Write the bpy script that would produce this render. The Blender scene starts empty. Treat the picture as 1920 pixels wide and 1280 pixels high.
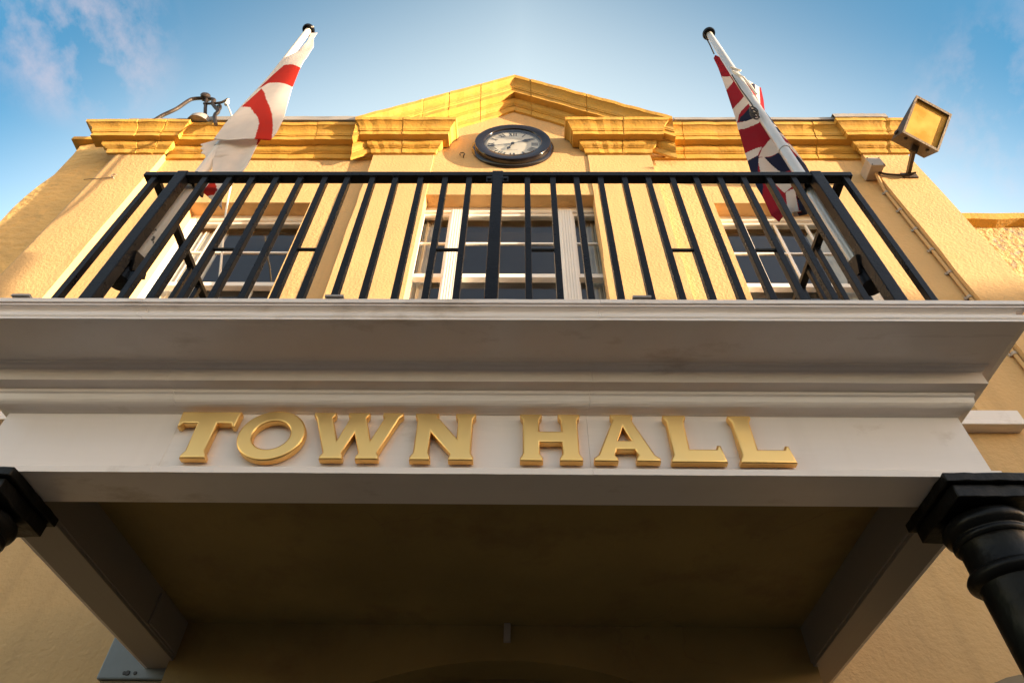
import bpy, bmesh, math, random
from mathutils import Vector, Matrix
random.seed(7)
R = math.radians
sc = bpy.context.scene
COL = sc.collection

# ------------------------------------------------------------------ camera
cd = bpy.data.cameras.new("camera"); cam = bpy.data.objects.new("camera", cd); COL.objects.link(cam)
cd.sensor_width = 36; cd.lens = 23.2126; cd.clip_start = 0.05; cd.clip_end = 2000
r_, u_, f_ = (0.99992212, 0.00555927, 0.0111736), (-0.00347627, -0.73580808, 0.6771812), (-0.01198625, 0.67716731, 0.73573145)
cam.matrix_world = Matrix(((r_[0], u_[0], -f_[0], 0), (r_[1], u_[1], -f_[1], 0), (r_[2], u_[2], -f_[2], 0), (0, 0, 0, 1)))
sc.camera = cam

# ------------------------------------------------------------------ sun, sky, exposure
SUN_EL, SUN_AZ = 5.0, 14.0            # azimuth measured in front of the facade, from the right
sd = Vector((math.cos(R(SUN_AZ)) * math.cos(R(SUN_EL)), -math.sin(R(SUN_AZ)) * math.cos(R(SUN_EL)), math.sin(R(SUN_EL))))
sl = bpy.data.lights.new("sun", 'SUN'); sl.energy = 5.0; sl.angle = R(0.5); sl.color = (1.0, 0.77, 0.50)
so = bpy.data.objects.new("sun", sl); COL.objects.link(so); so.rotation_euler = sd.to_track_quat('Z', 'Y').to_euler(); so.location = (20, -10, 12)

w = bpy.data.worlds.new("World"); sc.world = w; w.use_nodes = True
nt = w.node_tree; nt.nodes.clear()
def N(tree, kind, **kw):
    n = tree.nodes.new(kind)
    for k, v in kw.items():
        if k.startswith('i_'): n.inputs[k[2:].replace('_', ' ')].default_value = v
        else: setattr(n, k, v)
    return n
out = N(nt, 'ShaderNodeOutputWorld'); bg = N(nt, 'ShaderNodeBackground'); bg.inputs[1].default_value = 0.15
sky = N(nt, 'ShaderNodeTexSky', sky_type='NISHITA', sun_disc=False, sun_elevation=R(SUN_EL), sun_rotation=R(90 + SUN_AZ), air_density=1.0, dust_density=.6, ozone_density=1.0)
tc = N(nt, 'ShaderNodeTexCoord')
noi = N(nt, 'ShaderNodeTexNoise'); noi.inputs['Scale'].default_value = 9; noi.inputs['Detail'].default_value = 7; noi.inputs['Roughness'].default_value = .62
mp = N(nt, 'ShaderNodeMapping'); mp.inputs['Scale'].default_value = (1.5, 1, .8); mp.inputs['Rotation'].default_value = (.3, .5, .4)
nt.links.new(tc.outputs['Generated'], mp.inputs[0]); nt.links.new(mp.outputs[0], noi.inputs['Vector'])
cr = N(nt, 'ShaderNodeValToRGB'); cr.color_ramp.elements[0].position = .44; cr.color_ramp.elements[1].position = .74
nt.links.new(noi.outputs['Fac'], cr.inputs[0])
def patch(direction, r0, r1):
    d = Vector(direction).normalized()
    dot = N(nt, 'ShaderNodeVectorMath', operation='DOT_PRODUCT'); dot.inputs[1].default_value = d
    nt.links.new(tc.outputs['Generated'], dot.inputs[0])
    m = N(nt, 'ShaderNodeMapRange'); m.inputs[1].default_value = math.cos(R(r1)); m.inputs[2].default_value = math.cos(R(r0))
    m.interpolation_type = 'SMOOTHSTEP'
    nt.links.new(dot.outputs['Value'], m.inputs[0]); return m
CLOUDS = [((-0.524, 0.25, 0.814), 1, 7.5, .75), ((0.575, 0.32, 0.75), 1, 9, .45)]
acc = None
for d, a, b, k in CLOUDS:
    p = patch(d, a, b); mm = N(nt, 'ShaderNodeMath', operation='MULTIPLY'); mm.inputs[1].default_value = k
    nt.links.new(p.outputs[0], mm.inputs[0])
    if acc is None: acc = mm
    else:
        ad = N(nt, 'ShaderNodeMath', operation='ADD', use_clamp=True); nt.links.new(acc.outputs[0], ad.inputs[0]); nt.links.new(mm.outputs[0], ad.inputs[1]); acc = ad
cm = N(nt, 'ShaderNodeMath', operation='MULTIPLY'); nt.links.new(cr.outputs[0], cm.inputs[0]); nt.links.new(acc.outputs[0], cm.inputs[1])
mix = N(nt, 'ShaderNodeMix', data_type='RGBA'); nt.links.new(cm.outputs[0], mix.inputs[0])
nt.links.new(sky.outputs[0], mix.inputs[6]); mix.inputs[7].default_value = (1.75, 1.38, 1.42, 1)
# the sky is warm low in the south, over the street, and deepens to blue high in the east and west
sep = N(nt, 'ShaderNodeSeparateXYZ'); nt.links.new(tc.outputs['Generated'], sep.inputs[0])
mr = N(nt, 'ShaderNodeMapRange', interpolation_type='SMOOTHSTEP'); mr.inputs[1].default_value = -.5; mr.inputs[2].default_value = .35; nt.links.new(sep.outputs[1], mr.inputs[0])
tint = N(nt, 'ShaderNodeMix', data_type='RGBA'); tint.inputs[6].default_value = (1.03, .87, .85, 1); tint.inputs[7].default_value = (2.75, 2.22, 1.78, 1); nt.links.new(mr.outputs[0], tint.inputs[0])
ab = N(nt, 'ShaderNodeMath', operation='ABSOLUTE'); nt.links.new(sep.outputs[0], ab.inputs[0])
hx = N(nt, 'ShaderNodeMath', operation='MULTIPLY'); hx.inputs[1].default_value = .55; nt.links.new(ab.outputs[0], hx.inputs[0])
my = N(nt, 'ShaderNodeMath', operation='MULTIPLY_ADD'); my.inputs[1].default_value = -1.6; nt.links.new(sep.outputs[1], my.inputs[0]); nt.links.new(hx.outputs[0], my.inputs[2])
m5 = N(nt, 'ShaderNodeMapRange', interpolation_type='SMOOTHSTEP'); m5.inputs[1].default_value = -.78; m5.inputs[2].default_value = -.04; nt.links.new(my.outputs[0], m5.inputs[0])
m6 = N(nt, 'ShaderNodeMath', operation='MULTIPLY'); nt.links.new(m5.outputs[0], m6.inputs[0]); nt.links.new(mr.outputs[0], m6.inputs[1])
deep = N(nt, 'ShaderNodeMix', data_type='RGBA'); deep.inputs[6].default_value = (1.62, 1.50, 1.38, 1); deep.inputs[7].default_value = (.05, .30, .52, 1); nt.links.new(m6.outputs[0], deep.inputs[0])
t1 = N(nt, 'ShaderNodeMix', data_type='RGBA', blend_type='MULTIPLY'); t1.inputs[0].default_value = 1; nt.links.new(sky.outputs[0], t1.inputs[6]); nt.links.new(tint.outputs[2], t1.inputs[7])
t2 = N(nt, 'ShaderNodeMix', data_type='RGBA', blend_type='MULTIPLY'); t2.inputs[0].default_value = 1; nt.links.new(t1.outputs[2], t2.inputs[6]); nt.links.new(deep.outputs[2], t2.inputs[7])
nt.links.new(t2.outputs[2], mix.inputs[6])
nt.links.new(mix.outputs[2], bg.inputs[0]); nt.links.new(bg.outputs[0], out.inputs[0])

vs = sc.view_settings; vs.view_transform = 'Standard'; vs.look = 'None'; vs.gamma = 1; vs.exposure = 1.88; vs.use_curve_mapping = False

# ------------------------------------------------------------------ materials
def mat(name, col, rough=.6, metal=0, var=.08, vscale=3, bump=0, bscale=60, bdet=4, stretch=(1, 1, 1), spec=.5, spots=None, dirt=None, coat=0, sheen=0, cracks=None, streaks=None):
    m = bpy.data.materials.new(name); m.use_nodes = True; t = m.node_tree; b = t.nodes['Principled BSDF']
    b.inputs['Roughness'].default_value = rough; b.inputs['Metallic'].default_value = metal
    b.inputs['Specular IOR Level'].default_value = spec; b.inputs['Coat Weight'].default_value = coat
    b.inputs['Coat Roughness'].default_value = .15
    L = t.links; co = N(t, 'ShaderNodeTexCoord'); mpn = N(t, 'ShaderNodeMapping'); mpn.inputs['Scale'].default_value = stretch
    geo = N(t, 'ShaderNodeNewGeometry'); L.new(geo.outputs['Position'], mpn.inputs[0])
    n1 = N(t, 'ShaderNodeTexNoise'); n1.inputs['Scale'].default_value = vscale; n1.inputs['Detail'].default_value = 6; L.new(mpn.outputs[0], n1.inputs['Vector'])
    rp = N(t, 'ShaderNodeMapRange'); rp.inputs[1].default_value = .3; rp.inputs[2].default_value = .7
    rp.inputs[3].default_value = 1 - var; rp.inputs[4].default_value = 1 + var; L.new(n1.outputs['Fac'], rp.inputs[0])
    mx = N(t, 'ShaderNodeMix', data_type='RGBA', blend_type='MULTIPLY'); mx.inputs[0].default_value = 1
    mx.inputs[6].default_value = (*col, 1); L.new(rp.outputs[0], mx.inputs[7]); cur = mx.outputs[2]
    for sp in ([spots] if spots else []) + ([dirt] if dirt else []):
        scol, sscale, lo, hi = sp[:4]; st = sp[4] if len(sp) > 4 else (1, 1, 1)
        mp2 = N(t, 'ShaderNodeMapping'); mp2.inputs['Scale'].default_value = st; L.new(geo.outputs['Position'], mp2.inputs[0])
        n2 = N(t, 'ShaderNodeTexNoise'); n2.inputs['Scale'].default_value = sscale; n2.inputs['Detail'].default_value = 8; n2.inputs['Roughness'].default_value = .65
        L.new(mp2.outputs[0], n2.inputs['Vector'])
        r2 = N(t, 'ShaderNodeMapRange'); r2.inputs[1].default_value = lo; r2.inputs[2].default_value = hi; L.new(n2.outputs['Fac'], r2.inputs[0])
        m2 = N(t, 'ShaderNodeMix', data_type='RGBA'); L.new(r2.outputs[0], m2.inputs[0]); L.new(cur, m2.inputs[6]); m2.inputs[7].default_value = (*scol, 1); cur = m2.outputs[2]
    if streaks:                                    # rain streaks running down the face
        mp3 = N(t, 'ShaderNodeMapping'); mp3.inputs['Scale'].default_value = (5, 5, .22); L.new(geo.outputs['Position'], mp3.inputs[0])
        n4 = N(t, 'ShaderNodeTexNoise'); n4.inputs['Scale'].default_value = 1.6; n4.inputs['Detail'].default_value = 6; L.new(mp3.outputs[0], n4.inputs['Vector'])
        r4 = N(t, 'ShaderNodeMapRange'); r4.inputs[1].default_value = .5; r4.inputs[2].default_value = .75; r4.inputs[4].default_value = streaks[3]; L.new(n4.outputs['Fac'], r4.inputs[0])
        m4 = N(t, 'ShaderNodeMix', data_type='RGBA'); L.new(r4.outputs[0], m4.inputs[0]); L.new(cur, m4.inputs[6]); m4.inputs[7].default_value = (*streaks[:3], 1); cur = m4.outputs[2]
    if cracks:                                     # hairline cracks
        n5 = N(t, 'ShaderNodeTexNoise'); n5.inputs['Scale'].default_value = 2.5; n5.inputs['Detail'].default_value = 5; L.new(geo.outputs['Position'], n5.inputs['Vector'])
        v5 = N(t, 'ShaderNodeVectorMath', operation='MULTIPLY_ADD'); v5.inputs[1].default_value = (.7, .7, .7); L.new(n5.outputs['Color'], v5.inputs[0]); L.new(geo.outputs['Position'], v5.inputs[2])
        vo = N(t, 'ShaderNodeTexVoronoi', feature='DISTANCE_TO_EDGE'); vo.inputs['Scale'].default_value = cracks[3]; L.new(v5.outputs[0], vo.inputs['Vector'])
        r5 = N(t, 'ShaderNodeMapRange'); r5.inputs[1].default_value = .0; r5.inputs[2].default_value = cracks[4]; r5.inputs[3].default_value = 1; r5.inputs[4].default_value = 0; L.new(vo.outputs['Distance'], r5.inputs[0])
        n6 = N(t, 'ShaderNodeTexNoise'); n6.inputs['Scale'].default_value = 1.3; L.new(geo.outputs['Position'], n6.inputs['Vector'])
        r6 = N(t, 'ShaderNodeMapRange'); r6.inputs[1].default_value = .52; r6.inputs[2].default_value = .62; L.new(n6.outputs['Fac'], r6.inputs[0])
        m6 = N(t, 'ShaderNodeMath', operation='MULTIPLY'); L.new(r5.outputs[0], m6.inputs[0]); L.new(r6.outputs[0], m6.inputs[1])
        mc = N(t, 'ShaderNodeMix', data_type='RGBA'); L.new(m6.outputs[0], mc.inputs[0]); L.new(cur, mc.inputs[6]); mc.inputs[7].default_value = (*cracks[:3], 1); cur = mc.outputs[2]
    L.new(cur, b.inputs['Base Color'])
    rr = N(t, 'ShaderNodeMapRange'); rr.inputs[1].default_value = .3; rr.inputs[2].default_value = .7
    rr.inputs[3].default_value = max(0, rough - .08); rr.inputs[4].default_value = min(1, rough + .08); L.new(n1.outputs['Fac'], rr.inputs[0]); L.new(rr.outputs[0], b.inputs['Roughness'])
    if bump:
        n3 = N(t, 'ShaderNodeTexNoise'); n3.inputs['Scale'].default_value = bscale; n3.inputs['Detail'].default_value = bdet; L.new(mpn.outputs[0], n3.inputs['Vector'])
        bn = N(t, 'ShaderNodeBump'); bn.inputs['Strength'].default_value = 1; bn.inputs['Distance'].default_value = bump
        L.new(n3.outputs['Fac'], bn.inputs['Height']); L.new(bn.outputs[0], b.inputs['Normal'])
    return m
M = {}
YEL = (.62, .40, .185)
M['stucco'] = mat('yellow_stucco', YEL, .8, var=.07, vscale=1.2, bump=.006, bscale=38, bdet=5, spec=.3, dirt=((.55, .34, .14), 2.2, .56, .8), cracks=(.42, .26, .11, .55, .005), streaks=(.46, .30, .14, .45))
M['stucco_rough'] = mat('rough_yellow_stucco', (.74, .47, .18), .85, var=.12, vscale=2.5, bump=.03, bscale=9, bdet=7, spec=.3, stretch=(1, 1, 1.6), dirt=((.45, .30, .14), 3, .6, .8))
M['smooth'] = mat('smooth_yellow_render', YEL, .7, var=.06, vscale=1.5, bump=.004, bscale=40, spec=.35, streaks=(.48, .31, .15, .3))
M['cornice'] = mat('weathered_yellow_stone', (.58, .325, .06), .75, var=.1, vscale=4, bump=.0045, bscale=34, bdet=7, spec=.3, spots=((.30, .19, .06), 22, .62, .74, (1, 1, 1.5)), dirt=((.55, .34, .10), 5, .5, .75, (.6, 1, 2)))
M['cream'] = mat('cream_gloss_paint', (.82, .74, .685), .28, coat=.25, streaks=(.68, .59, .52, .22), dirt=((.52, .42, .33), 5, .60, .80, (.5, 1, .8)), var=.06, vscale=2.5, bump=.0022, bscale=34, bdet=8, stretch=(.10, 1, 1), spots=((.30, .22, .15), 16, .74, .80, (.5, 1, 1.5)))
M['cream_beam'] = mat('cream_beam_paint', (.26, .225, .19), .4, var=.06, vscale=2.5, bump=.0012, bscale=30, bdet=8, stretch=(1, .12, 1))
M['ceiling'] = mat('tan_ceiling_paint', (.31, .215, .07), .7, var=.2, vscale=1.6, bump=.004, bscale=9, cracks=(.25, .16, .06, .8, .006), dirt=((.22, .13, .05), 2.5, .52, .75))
M['white'] = mat('white_window_paint', (.90, .85, .80), .4, var=.03, bump=.0006, bscale=90)
M['black'] = mat('black_gloss_paint', (.008, .009, .012), .3, var=.2, vscale=12, bump=.0008, bscale=45, spec=.15, spots=((.16, .12, .09), 30, .765, .79))
M['black_iron'] = mat('black_iron_paint', (.006, .006, .006), .36, var=.2, vscale=9, bump=.005, bscale=18, bdet=6, spec=.16)
M['bracket'] = mat('rusted_black_iron', (.035, .024, .018), .5, metal=.3, var=.3, vscale=14, bump=.004, bscale=40)
M['gold'] = mat('gold_leaf', (1.0, .63, .22), .36, metal=.9, var=.02, vscale=8)
M['pole_white'] = mat('worn_white_pole_paint', (.74, .68, .62), .42, var=.06, vscale=5, spots=((.03, .03, .035), 7, .66, .68, (1.4, 1.4, 1)))
M['pole_grey'] = mat('galvanised_pole', (.62, .62, .62), .35, metal=.35, var=.1, vscale=6, stretch=(1, 1, .3))
M['lead'] = mat('grey_lead', (.30, .28, .27), .6, var=.15, vscale=5, bump=.006, bscale=6)
M['rope'] = mat('white_rope', (.72, .66, .58), .8)
M['dark_rope'] = mat('dark_rope', (.05, .045, .04), .8)
M['dial'] = mat('white_dial', (.80, .74, .66), .5, var=.03)
M['ink'] = mat('black_ink', (.012, .012, .014), .5)
M['bezel'] = mat('black_bezel', (.010, .008, .010), .14, var=.1, vscale=6, spec=.35, coat=.15)
M['box_grey'] = mat('grey_plastic', (.42, .36, .31), .5, var=.1, vscale=9)
M['box_blue'] = mat('blue_grey_steel', (.16, .19, .21), .45, var=.12, vscale=6, bump=.001, bscale=50)
M['housing'] = mat('weathered_bronze_housing', (.075, .052, .035), .5, metal=.3, var=.3, vscale=14, bump=.003, bscale=50)
M['flood_glass'] = mat('sun_gold_flood_glass', (.55, .31, .045), .3, var=.25, vscale=5, spec=.4)  # amber base colour stands in for golden sunlight reflected in the glass
M['interior'] = mat('dim_room', (.22, .21, .20), .8)
M['curtain'] = mat('pale_net', (.85, .82, .77), .9, var=.1, vscale=8)
M['dark'] = mat('dark_paint', (.17, .12, .05), .5)
M['roughcast'] = mat('roughcast', (.55, .36, .15), .9, var=.25, vscale=9, bump=.05, bscale=16, bdet=8, spots=((.30, .24, .18), 12, .55, .62))
M['asphalt'] = mat('asphalt', (.05, .05, .05), .9, var=.2, bump=.004, bscale=90)
M['paving'] = mat('paving', (.07, .06, .05), .85, var=.15, bump=.003, bscale=50)
M['brick'] = mat('far_brick', (.36, .22, .14), .85, var=.2, vscale=4)
M['slate'] = mat('slate', (.12, .12, .13), .7, var=.2, vscale=6)
def glass_mat():
    m = bpy.data.materials.new('window_glass'); m.use_nodes = True; t = m.node_tree; t.nodes.clear(); L = t.links
    o = N(t, 'ShaderNodeOutputMaterial'); g = N(t, 'ShaderNodeBsdfGlossy'); g.inputs['Roughness'].default_value = .01; g.inputs['Color'].default_value = (1, 1, 1, 1)
    tr = N(t, 'ShaderNodeBsdfTransparent'); tr.inputs[0].default_value = (.86, .88, .87, 1)
    lw = N(t, 'ShaderNodeLayerWeight'); lw.inputs[0].default_value = .5; fr = N(t, 'ShaderNodeMath', operation='POWER'); fr.inputs[1].default_value = 5; L.new(lw.outputs['Facing'], fr.inputs[0])
    geo = N(t, 'ShaderNodeNewGeometry'); n = N(t, 'ShaderNodeTexNoise'); n.inputs['Scale'].default_value = 1.7; L.new(geo.outputs['Position'], n.inputs['Vector'])
    b = N(t, 'ShaderNodeBump'); b.inputs['Distance'].default_value = .01; b.inputs['Strength'].default_value = .5; L.new(n.outputs['Fac'], b.inputs['Height']); L.new(b.outputs[0], g.inputs['Normal'])
    ad = N(t, 'ShaderNodeMath', operation='MULTIPLY_ADD'); ad.inputs[1].default_value = .95; ad.inputs[2].default_value = .08; L.new(fr.outputs[0], ad.inputs[0])
    mx = N(t, 'ShaderNodeMixShader'); L.new(ad.outputs[0], mx.inputs[0]); L.new(tr.outputs[0], mx.inputs[1]); L.new(g.outputs[0], mx.inputs[2]); L.new(mx.outputs[0], o.inputs[0])
    return m
M['glass'] = glass_mat()
def cloth_mat(name, col):
    m = mat(name, col, .85, var=.04, vscale=14, bump=.0006, bscale=220, spec=.2); t = m.node_tree; b = t.nodes['Principled BSDF']
    o = [n for n in t.nodes if n.type == 'OUTPUT_MATERIAL'][0]
    tl = N(t, 'ShaderNodeBsdfTranslucent'); mx = N(t, 'ShaderNodeMixShader'); mx.inputs[0].default_value = .3
    src = b.inputs['Base Color'].links[0].from_socket; t.links.new(src, tl.inputs[0])
    t.links.new(b.outputs[0], mx.inputs[1]); t.links.new(tl.outputs[0], mx.inputs[2]); t.links.new(mx.outputs[0], o.inputs[0]); return m
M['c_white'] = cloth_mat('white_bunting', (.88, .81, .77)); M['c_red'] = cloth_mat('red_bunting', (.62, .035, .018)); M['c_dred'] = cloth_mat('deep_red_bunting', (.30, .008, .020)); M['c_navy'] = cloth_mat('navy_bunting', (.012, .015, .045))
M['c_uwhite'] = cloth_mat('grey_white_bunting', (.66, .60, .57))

# ------------------------------------------------------------------ mesh helpers
def link(name, me, mats, parent=None):
    o = bpy.data.objects.new(name, me); COL.objects.link(o)
    for k in (mats if isinstance(mats, (list, tuple)) else [mats]): o.data.materials.append(M[k])
    if parent: o.parent = parent
    return o
def obj(name, bm, m, parent=None, smooth=False, bev=0):
    bmesh.ops.recalc_face_normals(bm, faces=bm.faces)
    me = bpy.data.meshes.new(name); bm.to_mesh(me); bm.free()
    if smooth:
        for p in me.polygons: p.use_smooth = True
        try: me.set_sharp_from_angle(angle=R(40))
        except Exception: pass
    o = link(name, me, m, parent)
    if bev:
        b = o.modifiers.new('bevel', 'BEVEL'); b.width = bev; b.segments = 2; b.limit_method = 'ANGLE'; b.angle_limit = R(50)
    return o
def tag(o, label=None, cat=None, group=None, kind=None):
    if label: o['label'] = label
    if cat: o['category'] = cat
    if group: o['group'] = group
    if kind: o['kind'] = kind
    return o
def empty(name, loc, label, cat, group=None):
    o = bpy.data.objects.new(name, None); COL.objects.link(o); o.empty_display_size = .1
    EMP[o.name] = Vector(loc); return tag(o, label, cat, group)
EMP = {}
def BM(): return bmesh.new()
def box(bm, x0, x1, y0, y1, z0, z1):
    v = [bm.verts.new((x, y, z)) for z in (z0, z1) for y in (y0, y1) for x in (x0, x1)]
    for f in ((0, 1, 3, 2), (4, 6, 7, 5), (0, 4, 5, 1), (2, 3, 7, 6), (0, 2, 6, 4), (1, 5, 7, 3)): bm.faces.new([v[i] for i in f])
    return v
def bar(bm, a, b, wx, wy, up=(0, 0, 1)):
    a, b = Vector(a), Vector(b); d = (b - a).normalized(); s = d.cross(Vector(up))
    if s.length < 1e-4: s = d.cross(Vector((0, 1, 0)))
    s.normalize(); t = s.cross(d)
    v = []
    for p in (a, b):
        for i, j in ((-1, -1), (1, -1), (1, 1), (-1, 1)): v.append(bm.verts.new(p + s * i * wx / 2 + t * j * wy / 2))
    for f in ((0, 1, 2, 3), (7, 6, 5, 4), (0, 4, 5, 1), (1, 5, 6, 2), (2, 6, 7, 3), (3, 7, 4, 0)): bm.faces.new([v[i] for i in f])
def tube(bm, pts, rad, seg=10, cap=True):
    pts = [Vector(p) for p in pts]; rs = rad if isinstance(rad, (list, tuple)) else [rad] * len(pts)
    prev = None; n = None
    for i, p in enumerate(pts):
        d = (pts[min(i + 1, len(pts) - 1)] - pts[max(i - 1, 0)]).normalized()
        if n is None:
            n = d.orthogonal().normalized()
        else: n = (n - d * n.dot(d)).normalized()
        t = d.cross(n)
        ring = [bm.verts.new(p + (n * math.cos(a) + t * math.sin(a)) * rs[i]) for a in [2 * math.pi * k / seg for k in range(seg)]]
        if prev:
            for k in range(seg): bm.faces.new((prev[k], prev[(k + 1) % seg], ring[(k + 1) % seg], ring[k]))
        elif cap: bm.faces.new(ring[::-1])
        prev = ring
    if cap: bm.faces.new(prev)
def lathe(bm, c, prof, seg=32, axis=(0, 0, 1)):
    ax = Vector(axis).normalized(); n = ax.orthogonal().normalized(); t = ax.cross(n); c = Vector(c); prev = None
    for r0, h in prof:
        ring = [bm.verts.new(c + ax * h + (n * math.cos(2 * math.pi * k / seg) + t * math.sin(2 * math.pi * k / seg)) * max(r0, 1e-4)) for k in range(seg)]
        if prev:
            for k in range(seg): bm.faces.new((prev[k], prev[(k + 1) % seg], ring[(k + 1) % seg], ring[k]))
        else: bm.faces.new(ring[::-1])
        prev = ring
    bm.faces.new(prev)
def prism(bm, pts, y0, y1):            # (x, z) outline extruded along y
    a = [bm.verts.new((x, y0, z)) for x, z in pts]; b = [bm.verts.new((x, y1, z)) for x, z in pts]; n = len(pts)
    bm.faces.new(a); bm.faces.new(b[::-1])
    for i in range(n): bm.faces.new((a[i], b[i], b[(i + 1) % n], a[(i + 1) % n]))
def front(bm, x0, x1, z0, z1, Y, holes, depth):
    xs = sorted({x0, x1, *[h[0] for h in holes], *[h[1] for h in holes]}); zs = sorted({z0, z1, *[h[2] for h in holes], *[h[3] for h in holes]})
    for i in range(len(xs) - 1):
        for j in range(len(zs) - 1):
            cx, cz = (xs[i] + xs[i + 1]) / 2, (zs[j] + zs[j + 1]) / 2
            if any(h[0] < cx < h[1] and h[2] < cz < h[3] for h in holes): continue
            bm.faces.new([bm.verts.new(p) for p in ((xs[i], Y, zs[j]), (xs[i + 1], Y, zs[j]), (xs[i + 1], Y, zs[j + 1]), (xs[i], Y, zs[j + 1]))])
    for a, b, c, d in holes:
        q = [(a, c), (b, c), (b, d), (a, d)]
        for k in range(4):
            p, s = q[k], q[(k + 1) % 4]
            bm.faces.new([bm.verts.new(v) for v in ((p[0], Y, p[1]), (s[0], Y, s[1]), (s[0], Y + depth, s[1]), (p[0], Y + depth, p[1]))])
    bmesh.ops.remove_doubles(bm, verts=bm.verts, dist=1e-4)
def sweep(bm, x0, x1, Yw, prof, sl=1., sr=1., ret=True, n=1, jit=0.0, joints=()):
    """moulding along x; prof = (projection, z) outer points; ends mitre out by sl/sr times the projection and return to the wall"""
    loops = []
    if ret: loops.append([(x0 - sl * p, Yw, z) for p, z in prof])
    T = [(k / n, 0) for k in range(n + 1)]
    for j in joints:
        T = [q for q in T if abs(q[0] - j) > .012 / (x1 - x0)]; T += [(j - .006 / (x1 - x0), 0), (j, .007), (j + .005 / (x1 - x0), 0)]
    for t, gr in sorted(T):
        L = []; ins = 0 < t < 1; jz = random.uniform(-jit, jit) if ins else 0; jy = random.uniform(-jit, jit) if ins else 0; jj = jit * .22 if ins else 0
        for p, z in prof:
            a, b = x0 - sl * p, x1 + sr * p
            L.append((a + (b - a) * t, Yw - max(0, p - gr) + jy + random.uniform(-jj, jj), z + jz + random.uniform(-jj, jj)))
        loops.append(L)
    if ret: loops.append([(x1 + sr * p, Yw, z) for p, z in prof])
    V = [[bm.verts.new(q) for q in L] for L in loops]
    for A, B in zip(V, V[1:]):
        for i in range(len(A) - 1):
            bm.faces.new((A[i], B[i], B[i + 1], A[i + 1]))
    return V
def qcurve(p0, p1, n, bulge):          # arc-like run of moulding points between two points
    (a, b), (c, d) = p0, p1; o = []
    for i in range(1, n):
        t = i / n; x, y = a + (c - a) * t, b + (d - b) * t; L = math.hypot(c - a, d - b); s = math.sin(math.pi * t) * bulge
        o.append((x + (d - b) / L * s, y - (c - a) / L * s))
    return [p0] + o + [p1]

# ------------------------------------------------------------------ ground, street
G = -2.05
def flat(name, x0, x1, y0, y1, z, m, th=.0):
    bm = BM()
    if th: box(bm, x0, x1, y0, y1, z - th, z)
    else: bm.faces.new([bm.verts.new(p) for p in ((x0, y0, z), (x1, y0, z), (x1, y1, z), (x0, y1, z))])
    return tag(obj(name, bm, m), kind='structure')
flat('ground', -700, 700, -700, 700, G - .13, 'asphalt')
flat('road', -200, 200, -10.5, -1.6, G - .12, 'asphalt')
flat('pavement', -60, 60, -1.6, 3.7, G, 'paving', .125)
flat('far_pavement', -60, 60, -13.5, -10.5, G, 'paving', .125)

# ------------------------------------------------------------------ town hall
TH = empty('town_hall', (-.1, 3.8, G), 'yellow rendered town hall with a pediment, sash windows and a cream porch balcony', 'building')
YF, YP, YB = 3.8, 3.725, 3.74
ZC0, ZC1 = 7.36, 7.84
RW, LW, CW = (2.12, 3.48, 3.29, 6.38), (-3.68, -2.32, 3.29, 6.38), (-1.085, .935, 3.29, 6.45)
bm = BM(); front(bm, -4.95, 4.60, G, ZC1 - .05, YF, [RW, LW, (-1.3, 1.2, 3.2, 6.6)], .2)
for (a, b, c, d) in ((-4.95, YF, -4.95, 9.5), (4.60, YF, 4.60, 9.5), (-4.95, 9.5, 4.60, 9.5)):
    bm.faces.new([bm.verts.new(p) for p in ((a, b, G), (c, d, G), (c, d, ZC1 - .05), (a, b, ZC1 - .05))])
obj('wall', bm, 'stucco', TH)
bm = BM()                                                    # centre bay and tympanum
holes = [CW]; front(bm, -1.765, 1.545, 1.95, ZC0 + .02, YB, holes, .17)
for x in (-1.765, 1.545):
    bm.faces.new([bm.verts.new(p) for p in ((x, YB, 1.95), (x, YF + .05, 1.95), (x, YF + .05, ZC0 + .02), (x, YB, ZC0 + .02))])
prism(bm, [(-1.9, ZC0 + .02), (1.72, ZC0 + .02), (1.72, 7.9), (-.085, 9.10), (-1.9, 7.9)], YB, 4.3)
obj('centre_bay', bm, 'stucco', TH)
def pilaster(x0, x1, y, z0, z1, rl=0, m='stucco'):
    bm = BM(); P = []
    if rl:
        for k in range(9):
            a = math.pi / 2 * k / 8; P.append((x0 + rl - rl * math.cos(a), y + rl - rl * math.sin(a)))
        P = [(x0, YF + .25)] + P
    else: P = [(x0, YF + .08), (x0 + .0, y)]
    P += [(x1, y), (x1, YF + .06)]
    nz = 24; V = []
    for j in range(nz + 1):
        z = z0 + (z1 - z0) * j / nz; V.append([bm.verts.new((x + (random.uniform(-.006, .006) if 0 < j < nz else 0), yy, z)) for x, yy in P])
    for A, B in zip(V, V[1:]):
        for i in range(len(P) - 1): bm.faces.new((A[i], A[i + 1], B[i + 1], B[i]))
    return obj('pilaster', bm, m, TH, smooth=bool(rl))
pilaster(-4.97, -4.32, YP, G, ZC0 + .03, rl=.10)
pilaster(4.09, 4.625, YP, G, ZC0 + .03, m='stucco')
pilaster(-1.775, -1.045, 3.728, 1.95, ZC0 + .03, m='smooth')
pilaster(.805, 1.553, 3.728, 1.95, ZC0 + .03, m='smooth')
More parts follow.
